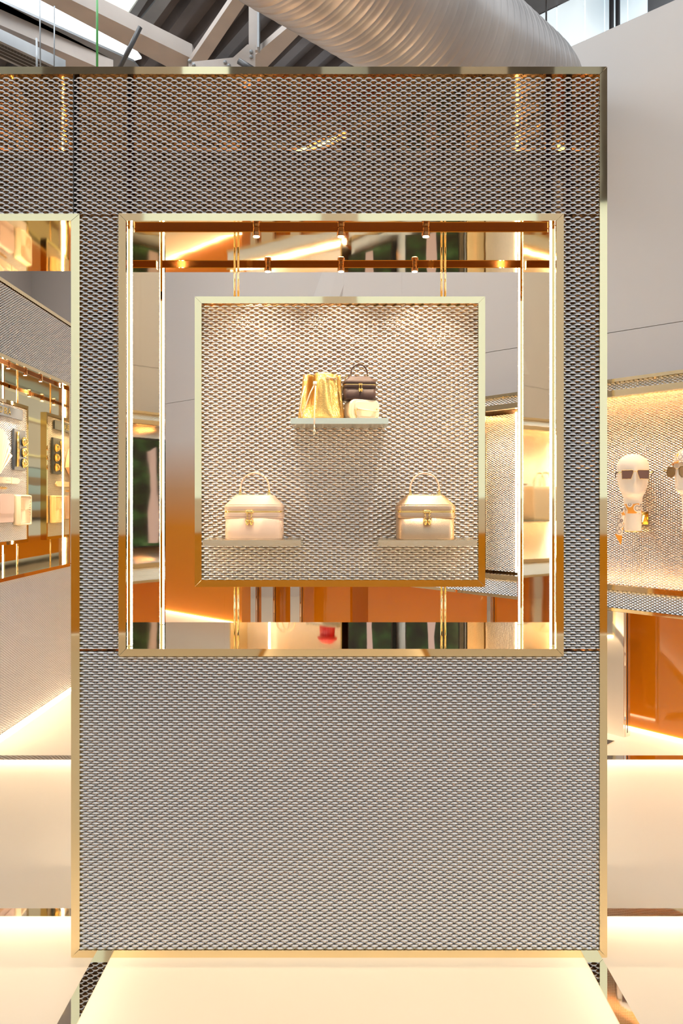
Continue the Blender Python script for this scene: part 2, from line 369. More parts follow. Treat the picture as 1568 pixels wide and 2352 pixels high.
# ------------------------------------------------------------------ MESH WALL MODULE with mirrored niche
PX0, PX1, PZ1 = -.749, .731, 2.4606
NX0, NX1, NZ0, NZ1 = -.617, .610, .833, 2.054      # outer niche frame
T = .0205; D = .486; NL = .0195
def module(loc, rotz, label, lintel=False):
    root = thing('mesh_display_wall', label, 'display wall', loc, rotz)
    lz = NZ1 if lintel else PZ1
    tx0 = -1.83 if lintel else PX0
    # outer frame
    frame_bar('top', tx0, PX1, 0, PZ1, T, 0, .03, (0 if lintel else 1, 1)).build('frame_bar', 'gold', root)
    frame_bar('bottom', PX0, PX1, 0, PZ1, T, 0, .03).build('frame_bar', 'gold', root)
    frame_bar('right', PX0, PX1, 0, PZ1, T, 0, .03).build('frame_bar', 'gold', root)
    if lintel: MB().prism([(PX0, 0, .0006), (PX0+T*1.15, 0, T*1.15+.0006), (PX0+T*1.15, 0, lz-.0006), (PX0, 0, lz-NL-.0006)], (0, .03, 0)).build('frame_bar', 'gold', root)
    else: frame_bar('left', PX0, PX0+.1, 0, lz, T*1.15, 0, .03).build('frame_bar', 'gold', root)
    if lintel:
        mb = MB().prism([(tx0, 0, lz), (tx0, 0, lz-NL), (PX0, 0, lz-NL+.0006), (PX0+T*1.15, 0, lz+.0006)], (0, .03, 0)); mb.build('frame_bar', 'gold', root)
        MB().box(tx0, PX0, .03, D, lz-NL+.003, lz-.008).build('soffit', 'gold', root)
        MB().box(tx0, tx0+.03, 0, D, lz-NL, PZ1).build('end_plate', 'gold', root)
        MB().box(tx0-.16, tx0, .0, D, 0, PZ1).build('post', 'chrome', root)
        sheet(tx0+.03, -.7445, lz, PZ1-T, .008, root); sheet(tx0+.03, -.7445, lz, PZ1-T, D-.008, root, back=True)
        MB().box(-.7442, -.7418, .004, .05, lz, PZ1-T).build('panel_joint', 'black', root)
    # niche frame
    for k in ('top', 'bottom', 'left', 'right'):
        frame_bar(k, NX0, NX1, NZ0, NZ1, T if k in ('left', 'right', 'bottom') else T, -.004, .028).build('niche_frame_bar', 'gold', root)
    # mesh, front and back
    top0 = -.7415 if lintel else PX0+T
    for bk, y in ((False, .008), (True, D-.008)):
        sheet(top0, PX1-T, NZ1, PZ1-T, y, root, back=bk)
        sheet(PX0+T*1.15, NX0, NZ0+.018, NZ1, y, root, back=bk)
        sheet(NX1, PX1-T, NZ0+.018, NZ1, y, root, back=bk)
        sheet(PX0+T*1.15, PX1-T, T, NZ0+.016, y, root, back=bk)
    # tinted sheets behind the front mesh
    for a_, b_, c_, d_ in ((top0, PX1-T, NZ1, PZ1-T), (PX0+T*1.15, NX0, NZ0+.0002, NZ1-.0002), (NX1, PX1-T, NZ0+.0002, NZ1-.0002), (PX0+T*1.15, PX1-T, T, NZ0)):
        MB().box(a_, b_, .030, .033, c_, d_).build('tinted_sheet', 'tint', root)
    if lintel: MB().box(tx0+.03, -.7445, .030, .033, lz, PZ1-T).build('tinted_sheet', 'tint', root)
    # structure inside
    MB().box(tx0 if lintel else PX0, PX1, .03, D, PZ1-.018, PZ1-.002).build('top_cap', 'gold', root)
    MB().box(PX0, PX0+.006, .03, D, 0, lz-(.02 if lintel else .02)).build('side_panel', 'gold', root)
    MB().box(PX1-.006, PX1, .03, D, 0, PZ1-.02).build('side_panel', 'gold', root)
    MB().box(PX0+.006, PX1-.006, .03, D, 0, .012).build('base_plate', 'bronze', root)
    for x in (PX0+.03, PX1-.05):
        MB().box(x, x+.02, D-.02, D-.001, .012, PZ1-.02).build('inner_post', 'bronze', root)
    # niche lining: mirror tunnel
    ix0, ix1, iz0, iz1 = NX0+T, NX1-T, NZ0+T, NZ1-T
    MB().box(ix0-.012, ix1+.012, .028, D, iz1, iz1+.012).build('niche_ceiling', 'gold', root)
    MB().box(ix0-.012, ix1+.012, .028, D, iz0-.012, iz0).build('niche_floor', 'gold', root)
    MB().box(ix0-.012, ix0, .028, D, iz0, iz1).build('niche_side', 'gold', root)
    MB().box(ix1, ix1+.012, .028, D, iz0, iz1).build('niche_side', 'gold', root)
    for y in (.037, .436):
        for sx_ in (ix0, ix1):
            s = 1 if sx_ == ix0 else -1
            lo, hi = sorted((sx_, sx_+s*.004))
            ch = MB().box(lo, hi, y-.009, y+.009, iz0, iz1).build('light_channel', 'gold', root)
            lo, hi = sorted((sx_+s*.004, sx_+s*.007))
            MB().box(lo, hi, y-.003, y+.003, iz0+.002, iz1-.002).build('light_strip', 'led', ch)
    return root
def tracks(base, rotz, where):
    """two track bars with three spotlights each, hanging under the niche ceiling"""
    R = Matrix.Rotation(rotz, 3, 'Z'); zt = NZ1-T
    for row, (y, h) in enumerate(((.057, .0125), (.405, .0105))):
        which = 'front' if row == 0 else 'rear'
        t_ = thing('lighting_track', 'slim bronze lighting track, %s one in the niche of the %s' % (which, where), 'light track', Vector(base)+R @ Vector((0, y, zt-h)), rotz)
        MB().box(NX0+T+.01, NX1-T-.01, -.010, .010, 0, h).build('rail', 'gold_dark', t_)
        MB().box(NX0+T+.01, NX1-T-.01, -.011, .011, -.0022, 0).build('edge_strip', 'gold', t_)
        for k, x in enumerate((-.243, -.004, .236)):
            pos = ('left', 'middle', 'right')[k]
            s = thing('spotlight', 'tiny bronze spotlight, %s of three on the %s track of the %s' % (pos, which, where), 'spotlight', Vector(base)+R @ Vector((x, y-.004, zt-h-.012)), rotz, 'niche spotlights')
            MB().lathe([(.0, .0245), (.0105, .0245), (.0118, .022), (.0118, .002), (.0108, .0)], n=14).build('housing', 'gold_dark', s)
            MB().lathe([(.0088, -.0012), (.0088, .0006)], n=14).build('lens', 'lens', s)
            L = bpy.data.lights.new('spot_beam', 'SPOT'); L.energy = 12.5; L.color = (1, .80, .56); L.spot_size = 1.5; L.spot_blend = .8; L.shadow_soft_size = .008
            lo = bpy.data.objects.new('spot_beam', L); COL.objects.link(lo); lo.parent = s; lo.location = (0, 0, -.004)
            lo.rotation_euler = ((.12 if row == 0 else -.12), 0, 0)
# hanging framed panel
IX0, IX1, IZ0, IZ1 = -.4455, .431, 1.0024, 1.879; IY = .205
def inner_panel(base, rotz, label):
    R = Matrix.Rotation(rotz, 3, 'Z')
    p = thing('hanging_display_panel', label, 'display panel', Vector(base)+R @ Vector((0, IY, 0)), rotz)
    t_ = .0205
    for k in ('top', 'bottom', 'left', 'right'):
        frame_bar(k, IX0, IX1, IZ0, IZ1, t_, 0, .042).build('frame_bar', 'gold', p)
    sheet(IX0+t_, IX1-t_, IZ0+t_, IZ1-t_, .009, p)
    sheet(IX0+t_, IX1-t_, IZ0+t_, IZ1-t_, .033, p, back=True)
    MB().box(IX0+t_, IX1-t_, .019, .0215, IZ0+t_, IZ1-t_).build('tinted_sheet', 'tint_light', p)
    for x in (-.322, .307):
        for z0, z1 in ((IZ1, NZ1-T), (NZ0+T, IZ0)):
            for dx in (-.0055, .0055):
                MB().lathe([(.0034, z0), (.0034, z1)], (x+dx, .02, 0), 10).build('hanging_rod', 'gold', p)
    return p
MAIN = (0, 2.2, 0); LEFT = (-1.82, 4.71, 0)
module(MAIN, 0, 'large gold framed expanded mesh wall with a square mirrored niche in front', True)
tracks(MAIN, 0, 'large mesh wall')
inner_panel(MAIN, 0, 'gold framed mesh panel holding three shelves inside the large mirrored niche')
module(LEFT, PI/2, 'mesh wall with lit niche receding through the left doorway')
tracks(LEFT, PI/2, 'receding mesh wall')
inner_panel(LEFT, PI/2, 'gold framed mesh panel hung with accessories in the left niche')

# ------------------------------------------------------------------ shelves
def shelf(x0, x1, z, label):
    o = thing('display_shelf', label, 'shelf', ((x0+x1)/2, 2.405, z-.0165), 0, 'shelves on the framed mesh panel')
    hw = (x1-x0)/2
    MB().box(-hw, hw, -.142, -.0005, 0, .0165).build('shelf_board', 'champagne', o)
    for s in (-1, 1): MB().box(s*hw*.7-.006, s*hw*.7+.006, -.0006, .012, .003, .013).build('bracket', 'champagne', o)
shelf(-.397, -.1175, 1.150, 'slim champagne metal shelf under the beige vanity case')
shelf(.102, .382, 1.150, 'slim champagne metal shelf under the metallic gold vanity case')
shelf(-.147, .131, 1.497, 'upper slim champagne metal shelf holding three small bags')

# ------------------------------------------------------------------ bags
def pull(parent, x, y, z, s):
    mb = MB()
    for k in range(4): mb.torus((x, y, z-.003*s-k*.0046*s), .0021*s, .0008*s, 8, 5, axis=1 if k % 2 else 0)
    c = mb.build('pull_chain', 'hardware', parent)
    MB().lathe([(.0, .0), (.0028*s, .0008*s), (.0044*s, .0055*s), (.0063*s, .0105*s), (.0054*s, .0145*s), (.0016*s, .0168*s), (0, .017*s)], (x, y, z-.0366*s), 12).build('pull_drop', 'hardware', c)
def vanity(label, leather, zipm, w, h, d, loc, rotz, strap, chain=False, pullx=0.0, hf=.48, st=1., thread='stitch'):
    o = thing('vanity_case_bag', label, 'bag', loc, rotz)
    r = .13*w; k = w/.169
    MB().loft([ring(w*.97, d*.97, r, 0), ring(w*.985, d*.985, r, .02*h), ring(w*.985, d*.985, r, .50*h)]).build('body', leather, o)
    MB().loft([ring(w*1.0, d*1.0, r, .485*h), ring(w*1.012, d*1.012, r, .50*h), ring(w*1.012, d*1.012, r, .60*h), ring(w*1.0, d, r, .612*h)]).build('lower_rim', leather, o)
    MB().loft([ring(w*.985, d*.985, r, .605*h), ring(w*1.004, d*1.004, r, .625*h), ring(w*1.004, d*1.004, r, .64*h), ring(w*.985, d*.985, r, .655*h)]).build('zipper', zipm, o)
    MB().loft([ring(w*1.0, d*1.0, r, .650*h), ring(w*1.012, d*1.012, r, .665*h), ring(w*1.012, d*1.012, r, .755*h), ring(w*.99, d*.985, r, .775*h)]).build('upper_rim', leather, o)
    lid = MB().loft([ring(w*.985, d*.98, r, .77*h), ring(w*.96, d*.94, r*.95, .80*h), ring(w*.70, d*.58, r*.7, .975*h), ring(w*.68, d*.54, r*.6, 1.0*h)]).build('lid', leather, o)
    MB().loft([ring(w*.64, d*.5, r*.5, 1.0*h), ring(w*.63, d*.49, r*.5, 1.015*h)]).build('top_plate', leather, lid)
    for z_, q in ((.03, .987), (.525, 1.0145), (.58, 1.0145), (.69, 1.0145), (.735, 1.0145)):
        MB().loft([ring(w*q, d*q, r, z_*h-.0005*k), ring(w*(q+.0035), d*(q+.0035), r, z_*h), ring(w*q, d*q, r, z_*h+.0005*k)], False, False).build('stitching', thread, o)
    hw = .255*w; hh = hf*h
    pts = [(-hw*math.cos(a)*(1 if 1 else 0), 0, h*1.10+hh*.86*math.sin(a)**.82 if math.sin(a) > 0 else h*1.10) for a in [PI*i/22 for i in range(23)]]
    pts = [(-hw, 0, h*1.04)]+pts+[(hw, 0, h*1.04)]
    MB().tube(pts, .0052*k*st, 10, flat=(.5, 1.1)).build('handle', strap, o)
    for s in (-1, 1):
        m_ = MB().box(s*hw-.0042*k, s*hw+.0042*k, -.006*k, .006*k, h*1.0, h*1.07).build('handle_mount', 'hardware', o)
        MB().torus((s*hw, -.007*k, h*1.10), .0022*k, .0012*k, 10, 6).build('rivet', 'hardware', m_)
    y0 = -d*.5*1.012
    MB().loft([ring(.022*k, .006*k, .0028*k, .60*h, 3, pullx, y0-.002*k), ring(.024*k, .007*k, .003*k, .63*h, 3, pullx, y0-.002*k), ring(.020*k, .006*k, .0028*k, .665*h, 3, pullx, y0-.002*k)]).build('zip_slider', 'hardware', o)
    for s in (-1, 1): pull(o, pullx+s*.0058*k, y0-.006*k, .625*h, k*1.05)
    if chain:
        mb = MB()
        for i in range(16):
            a = i/15; mb.torus((-.36*w-.17*w*a**.7, -.1*d, h*(1.06-.62*a**1.25)), .0019, .0008, 7, 4, axis=i % 2)
        mb.build('shoulder_chain', 'hardware', o)
    return o
vanity('beige leather vanity case bag on the lower left shelf', 'beige', 'hardware', .166, .128, .112, (-.2565, 2.338, 1.150), 0, 'beige', pullx=-.009)
vanity('metallic gold textured vanity case bag on the lower right shelf', 'goldleather', 'hardware', .166, .128, .112, (.2415, 2.338, 1.150), 0, 'beige', pullx=.001)
vanity('small dark brown vanity bag stacked on the cream bag', 'brown', 'hardware', .0945, .0685, .062, (.049, 2.335, 1.5555), math.radians(6), 'brown', chain=True, thread='brown', hf=.52, st=1.5)

def cream_bag():
    o = thing('camera_bag', 'small cream leather bag lying under the dark vanity bag', 'bag', (.056, 2.333, 1.497), math.radians(20))
    w_, h_, d_ = .090, .0583, .060
    def slab(y0, y1, s0, s1, name, m, rr=.016):
        def rg(y, s): return [(x, y, z+h_/2) for x, z in rrect(w_*s, h_*s if False else h_*(s if s <= 1 else 1), rr*min(s, 1), 5)]
        return MB().loft([rg(y0, s0), rg(y0+.004, s1), rg(y1-.004, s1), rg(y1, s0)]).build(name, m, o)
    slab(-d_/2, -d_/2+.016, .93, 1.0, 'front_shell', 'cream'); slab(-d_/2+.0155, d_/2-.0155, .96, .965, 'gusset', 'cream'); slab(d_/2-.016, d_/2, .93, 1.0, 'rear_shell', 'cream')
    MB().loft([[(x, y, z+h_/2) for x, z in rrect(w_*1.006, h_*.998, .016, 5)] for y in (-d_/2+.0145, -d_/2+.0175)]).build('piping', 'beige', o)
    fp = MB().loft([[(x+.001, -d_/2-.0004+dy, z+h_/2+.001) for x, z in rrect(w_*s, h_*s, .010, 4)] for dy, s in ((0, .74), (-.0016, .72))]).build('front_panel', 'cream', o)
    MB().tube([(-.026, -d_/2-.004, .030), (-.008, -d_/2-.012, .026), (.018, -d_/2-.013, .0235), (.036, -d_/2-.005, .0245)], .0075, 10, flat=(.22, 1)).build('front_handle', 'cream', o)
    for x in (-.027, .034): MB().torus((x, -d_/2-.003, .029), .0032, .0011, 10, 5, axis=0).build('ring', 'hardware', o)
    mb = MB()
    for i in range(9): mb.torus((-.033+.0006*i, -d_/2-.003, .027-.0028*i), .0016, .0007, 7, 4, axis=i % 2)
    mb.build('chain', 'hardware', o)
    MB().box(.0345, .0385, -d_/2-.002, -d_/2+.004, 0, .008).build('buckle', 'hardware', o)
cream_bag()

def bucket_bag():
    o = thing('drawstring_bucket_bag', 'sparkling gold chain mesh drawstring bag on the upper shelf', 'bag', (-.062, 2.338, 1.497), 0)
    N = 96; H = .133; rings = []
    lev = [0, .004, .03, .08, .15, .25, .36, .47, .58, .68, .77, .85, .92, .97, 1.0]
    def pt(a, z, inset=0):
        c, s = math.cos(a), math.sin(a)
        e = .62
        bx = .071*math.copysign(abs(c)**e, c); by = .046*math.copysign(abs(s)**e, s)
        taper = 1-.24*z**.8
        if z < .03: taper *= .965+.035*z/.03
        am = .34*min(1, z*1.25)**1.2
        pl = 1+am*(.55*math.cos(5*a+.6)+.35*math.cos(9*a+1.4)+.25*math.sin(14*a))
        g = -.62*min(1, z*1.3)**1.2*math.exp(-((a-(PI*1.5-.42))/.15)**2)
        k = taper*(pl*.93+g)-inset
        return (bx*(taper*.82+k*.18)+.002*z, by*k, z*H+.002*math.sin(3*a)*max(0, z-.8)*5)
    for z in lev: rings.append([pt(2*PI*i/N, z) for i in range(N)])
    for z in (.985, .90, .75): rings.append([pt(2*PI*i/N, z, .06) for i in range(N)])
    MB().loft(rings, True, True).build('body', 'chainmail', o)
    def on(a, z, out=.0015):
        p = Vector(pt(a, z)); return p+Vector((p.x*.02, -out, 0))
    for a in (PI*1.5+.17, PI*1.5+.62): MB().torus(on(a, .90, .0015), .0042, .0012, 12, 6).build('eyelet', 'champagne', o)
    p, q_ = on(PI*1.5+.17, .90), on(PI*1.5+.62, .90)
    MB().tube([p+Vector((0, .004, 0)), p+Vector((.003, -.003, 0)), (p+q_)/2+Vector((0, -.004, 0)), q_+Vector((-.003, -.003, 0)), q_+Vector((0, .004, 0))], .0018, 8).build('cord', 'beige', o)
    tg = Vector((-.0165, -.047, .103))
    MB().loft([ring(.0095, .006, .002, tg.z-.005, 3, tg.x, tg.y), ring(.0115, .007, .002, tg.z-.003, 3, tg.x, tg.y), ring(.010, .007, .002, tg.z+.005, 3, tg.x, tg.y)]).build('toggle', 'cream', o)
    MB().tube([tg+Vector((-.002, 0, -.004)), (-.030, -.054, .075), (-.040, -.056, .045), (-.050, -.057, .018), (-.0535, -.058, .005), (-.058, -.060, .03), (-.0545, -.055, .06), (-.046, -.046, .095)], .0016, 8).build('cord', 'beige', o)
    c = MB().tube([tg+Vector((.002, 0, -.004)), (-.016, -.060, .06), (-.0172, -.0785, .010), (-.0174, -.0795, -.012), (-.0172, -.0795, -.030)], .0017, 8).build('cord', 'beige', o)
    MB().lathe([(.0022, 0), (.0022, .010)], (-.0172, -.0795, -.031), 10).build('cord_end', 'champagne', c)
    MB().lathe([(0, 0), (.0022, .002), (.0042, .008), (.0046, .011), (.002, .0145), (.0006, .017)], (-.0172, -.0795, -.0475), 12).build('pendant', 'champagne', c)
bucket_bag()

# ------------------------------------------------------------------ display cases along the far side
CA = Vector((.047, 6.1, 0)); CT = math.atan2(-.782, .623)
def inx(s, y, z, base=CA, th=CT): return base+Matrix.Rotation(th, 3, 'Z') @ Vector((s, y, z))
def bands(o, L, z0=.67, z1=1.927):
    for za, zb in ((z1-.018, z1), (z1-.095, z1-.062), (z0+.115, z0+.142), (z0, z0+.018)):
        MB().box(0, L, -.006, .03, za, zb).build('gold_trim', 'gold', o)
    sheet(0, L, z1-.062, z1-.018, .004, o, fine=False); sheet(0, L, z0+.018, z0+.115, .004, o, fine=False)
    MB().box(0, L, .03, .30, z1-.061, z1-.003).build('top_box', 'gold', o)
    MB().box(0, L, .03, .30, z0, z0+.116).build('bottom_box', 'gold', o)
    MB().box(0, L, .30, .315, z0, z1).build('back_panel', 'bronze', o)
def case(label, s0, s1, base=CA, th=CT):
    o = thing('display_case', label, 'display case', inx(s0, 0, 0, base, th), th, 'mesh display cases')
    L = s1-s0-.002; bands(o, L); return o, L
# heads case
o, L = case('long mesh display case lit top and bottom with mannequin heads', 1.76, 3.35)
sheet(0, L, .788, 1.865, .24, o, fine=False)
MB().box(.005, L-.005, .05, .062, 1.852, 1.864).build('light_strip', 'led_case', o)
MB().box(.005, L-.005, .085, .097, .790, .800).build('light_strip', 'led_case', o)
for x in (0, L-.012): MB().box(x, x+.012, .03, .30, .812, 1.832).build('side_panel', 'gold', o)
# narrow lit niche case
o, L = case('narrow mesh display case with two vertical light strips', 1.18, 1.76)
sheet(.02, L-.02, .812, 1.832, .20, o, fine=False)
for x in (.295, .53): MB().box(x, x+.013, .165, .178, .815, 1.83).build('light_strip', 'led_bar', o)
MB().box(.005, L-.005, .05, .062, 1.852, 1.864).build('light_strip', 'led_case', o)
for x in (0, L-.012): MB().box(x, x+.012, .03, .30, .812, 1.832).build('side_panel', 'gold', o)
# screen case
o, L = case('mesh display case framing two dark video screens', 0, 1.18)
sheet(0, L, .812, 1.832, .03, o, fine=False)
for a, b_, wh in ((.02, .52, 'left'), (.656, 1.172, 'right')):
    s = thing('video_screen', 'dark video screen of green foliage, %s one behind the framed panel' % wh, 'screen', inx(a, -.02, .93), CT, 'screens in the far case')
    W_ = b_-a
    MB().box(0, W_, 0, .038, 0, .80).build('bezel', 'black', s)
    MB().box(.012, W_-.012, -.0015, 0, .012, .788).build('display', 'screen', s)
    MB().prism([(W_*.42, -.0022, .03), (W_*.58, -.0022, .03), (W_*.60, -.0022, .25), (W_*.55, -.0022, .42), (W_*.60, -.0022, .70), (W_*.46, -.0022, .74), (W_*.44, -.0022, .40), (W_*.40, -.0022, .2)], (0, .0006, 0)).build('pictured_figure', 'screenfig', s)
# second case
CB = Vector((-.98, 6.78, 0)); TB = math.atan2(-.72, .98)
o, LB = case('mesh display case with shelf and tote bag behind the framed panel', 0, 1.19, CB, TB)
sheet(0, LB, .788, 1.865, .24, o, fine=False)
MB().box(.005, LB-.005, .05, .062, 1.852, 1.864).build('light_strip', 'led_case', o)
MB().box(.005, LB-.005, .085, .097, .790, .800).build('light_strip', 'led_case', o)
MB().box(.30, .313, .19, .20, .815, 1.83).build('light_strip', 'led_bar', o)
for x in (0, LB-.012): MB().box(x, x+.012, .03, .30, .812, 1.832).build('side_panel', 'gold', o)
def inb(s, y, z): return inx(s, y, z, CB, TB)
def small_shelf(s, y, z, w_, d_, label):
    o = thing('display_shelf', label, 'shelf', inb(s, y, z-.015), TB)
    MB().box(-w_/2, w_/2, -d_/2, d_/2, 0, .015).build('shelf_board', 'champagne', o)
    MB().box(-w_/2, w_/2, d_/2, d_/2+.01, .002, .012).build('bracket', 'champagne', o)
small_shelf(.98, .13, 1.41, .30, .18, 'small metal shelf carrying the red bag in the far case')
small_shelf(.55, .13, 1.12, .42, .18, 'small metal shelf carrying the tote bag in the far case')
rb = thing('red_top_handle_bag', 'bright red pleated bag on a small shelf behind the framed panel', 'bag', inb(.98, .12, 1.41), TB)
def pleat(w_, d_, z, am, n=72): return [((w_/2*math.cos(2*PI*i/n))*(1+am*math.cos(18*2*PI*i/n)), (d_/2*math.sin(2*PI*i/n))*(1+am*math.cos(18*2*PI*i/n)), z) for i in range(n)]
MB().loft([pleat(.13, .10, 0, .01), pleat(.135, .10, .02, .03), pleat(.12, .09, .09, .04)]).build('body', 'red', rb)
MB().loft([pleat(.11, .08, .088, .02), pleat(.17, .12, .105, .06), pleat(.15, .11, .125, .05), pleat(.08, .06, .15, .02)]).build('flounce', 'red', rb)
tb = thing('tote_bag', 'large cream structured tote bag on a shelf in the far case', 'bag', inb(.55, .12, 1.12), TB)
MB().loft([ring(.34, .12, .02, 0), ring(.345, .125, .022, .02), ring(.35, .12, .02, .24), ring(.35, .10, .02, .27)]).build('body', 'cream', tb)
for y in (-.035, .035):
    MB().tube([(-.07, y, .26)]+[(-.07*math.cos(PI*i/12), y, .30+.085*math.sin(PI*i/12)) for i in range(13)]+[(.07, y, .26)], .0065, 8).build('handle', 'cream', tb)
# amber glass base walls
def amber(a, b_, label, z1=.669):
    a, b_ = Vector(a), Vector(b_); dv = (b_-a); nv = Vector((-dv.y, dv.x, 0)).normalized()
    if nv.y < 0: nv = -nv
    q = MB().prism([a, b_, b_+Vector((0, 0, z1)), a+Vector((0, 0, z1))], nv*.03)
    o = q.build('amber_glass_plinth', 'orange'); tag(o, label, 'plinth'); return o
p0 = inx(0.02, .18, 0); p1 = inx(1.30, .18, 0); p2 = inx(3.35, .18, 0)
amber(p0, p1, 'glossy amber glass plinth under the screen case'); amber(inx(1.302, .18, 0), p2, 'glossy amber glass plinth under the mannequin head case')
amber(inb(0, .18, 0), inb(1.16, .18, 0), 'glossy amber glass plinth under the tote bag case')
def toe(a, b_, label):
    MB().prism([a+Vector((0, 0, -.08)), b_+Vector((0, 0, -.08)), b_+Vector((0, 0, -.17)), a+Vector((0, 0, -.17))], (.006, .006, 0)).build('light_box_lamp', 'led_pit', FL)
    dv = (b_-a).normalized(); nv = Vector((dv.y, -dv.x, 0))
    if nv.y > 0: nv = -nv
    q = MB().prism([a, b_, b_+Vector((0, 0, .010)), a+Vector((0, 0, .010))], nv*.006).build('floor_light_strip', 'led_floor'); tag(q, label, 'light strip')
up_ = Vector((0, 0, .001))
toe(inx(0.02, .178, 0)+up_, inx(1.30, .178, 0)+up_, 'thin glowing light line at the foot of the screen case plinth')
toe(inx(1.302, .178, 0)+up_, inx(3.35, .178, 0)+up_, 'thin glowing light line at the foot of the mannequin head plinth')
toe(inb(0, .178, 0)+up_, inb(1.16, .178, 0)+up_, 'thin glowing light line at the foot of the tote case plinth')
toe(Vector((-1.812, 3.98, .001)), Vector((-1.812, 5.42, .001)), 'thin glowing light line at the foot of the receding mesh wall')
toe(wallpt(-4.6, -.01)+up_, wallpt(-.6, -.01)+up_, 'thin glowing light line at the foot of the far orange wall')
# polished pillars carrying the cases
def pillar(s, label, base=CA, th=CT, w_=.20, d_=.054, y=.0):
    o = thing('mirror_pillar', label, 'pillar', inx(s, y, 0, base, th), th, 'mirror pillars under the cases')
    MB().box(-w_, 0, .012, d_, 0, .668).build('pillar_body', 'chrome', o)
    MB().box(-w_, -.004, 0, .012, 0, .668).build('face_plate', 'chrome', o)
    MB().box(-.0008, .0012, d_*.45, d_*.55, .02, .668).build('edge_groove', 'black', o)
    return o
pillar(2.347, 'polished steel pillar beside the amber plinth at the right')
pillar(3.30, 'polished steel pillar at the near end of the head case')
pillar(1.42, 'narrow polished steel pillar under the strip lit case', w_=.035)
for s_, wd_, lb in ((.33, .06, 'leftmost'), (.52, .13, 'middle'), (.80, .10, 'rightmost')):
    pillar(s_, 'polished steel pillar under the tote bag case, %s of three' % lb, CB, TB, wd_)
pl = MB().prism([onz(1330, 1722, 0)+Vector((0, 0, .001)), onz(1396, 1712, .001), onz(1411, 1704, .001), onz(1380, 1699, .001), onz(1320, 1705, .001)], (0, 0, .006)).build('floor_plate', 'chrome')
tag(pl, 'small polished steel plate lying on the floor beside the mirror pillar', 'plate')

CL = Vector((-3.3, 0.2, 0)); TL = PI/2
o = thing('display_case', 'distant mesh display case with blue striped screen mirrored in the left niche', 'display case', CL, TL, 'mesh display cases')
for za, zb in ((1.75, 1.77), (.885, .905)): MB().box(0, 3.2, -.006, .03, za, zb).build('gold_trim', 'gold', o)
sheet(0, 3.2, 1.63, 1.75, .004, o, fine=False); sheet(0, 3.2, .905, 1.09, .004, o, fine=False)
MB().box(0, 3.2, .03, .25, .885, 1.77).build('case_body', 'bronze', o)
s = thing('video_screen', 'distant blue and brown striped screen mirrored in the left niche', 'screen', CL+Vector((.012, 0, 1.09)), TL)
MB().box(0, 3.2, -.012, .0, 0, .54).build('bezel', 'black', s)
MB().box(.01, 3.19, -.014, -.012, .01, .53).build('display', 'screen_stripe', s)
q = MB().box(0, 3.2, .05, .2, 0, .885).build('amber_glass_plinth', 'orange', None, loc=CL, rotz=TL); tag(q, 'amber plinth under the distant striped screen case', 'plinth')
o = thing('mesh_header', 'distant gold trimmed mesh header above the striped screen case', 'header panel', CL, TL)
sheet(0, 3.2, 2.16, 2.46, .004, o, fine=False)
for za, zb in ((2.13, 2.16), (2.46, 2.48)): MB().box(0, 3.2, -.006, .03, za, zb).build('gold_trim', 'gold', o)
MB().box(0, 3.2, .03, .10, 2.13, 2.48).build('header_body', 'bronze', o)
for x in (-.05, 3.21): MB().box(x, x+.04, .04, .08, 0, 2.48).build('support_post', 'gold', o)
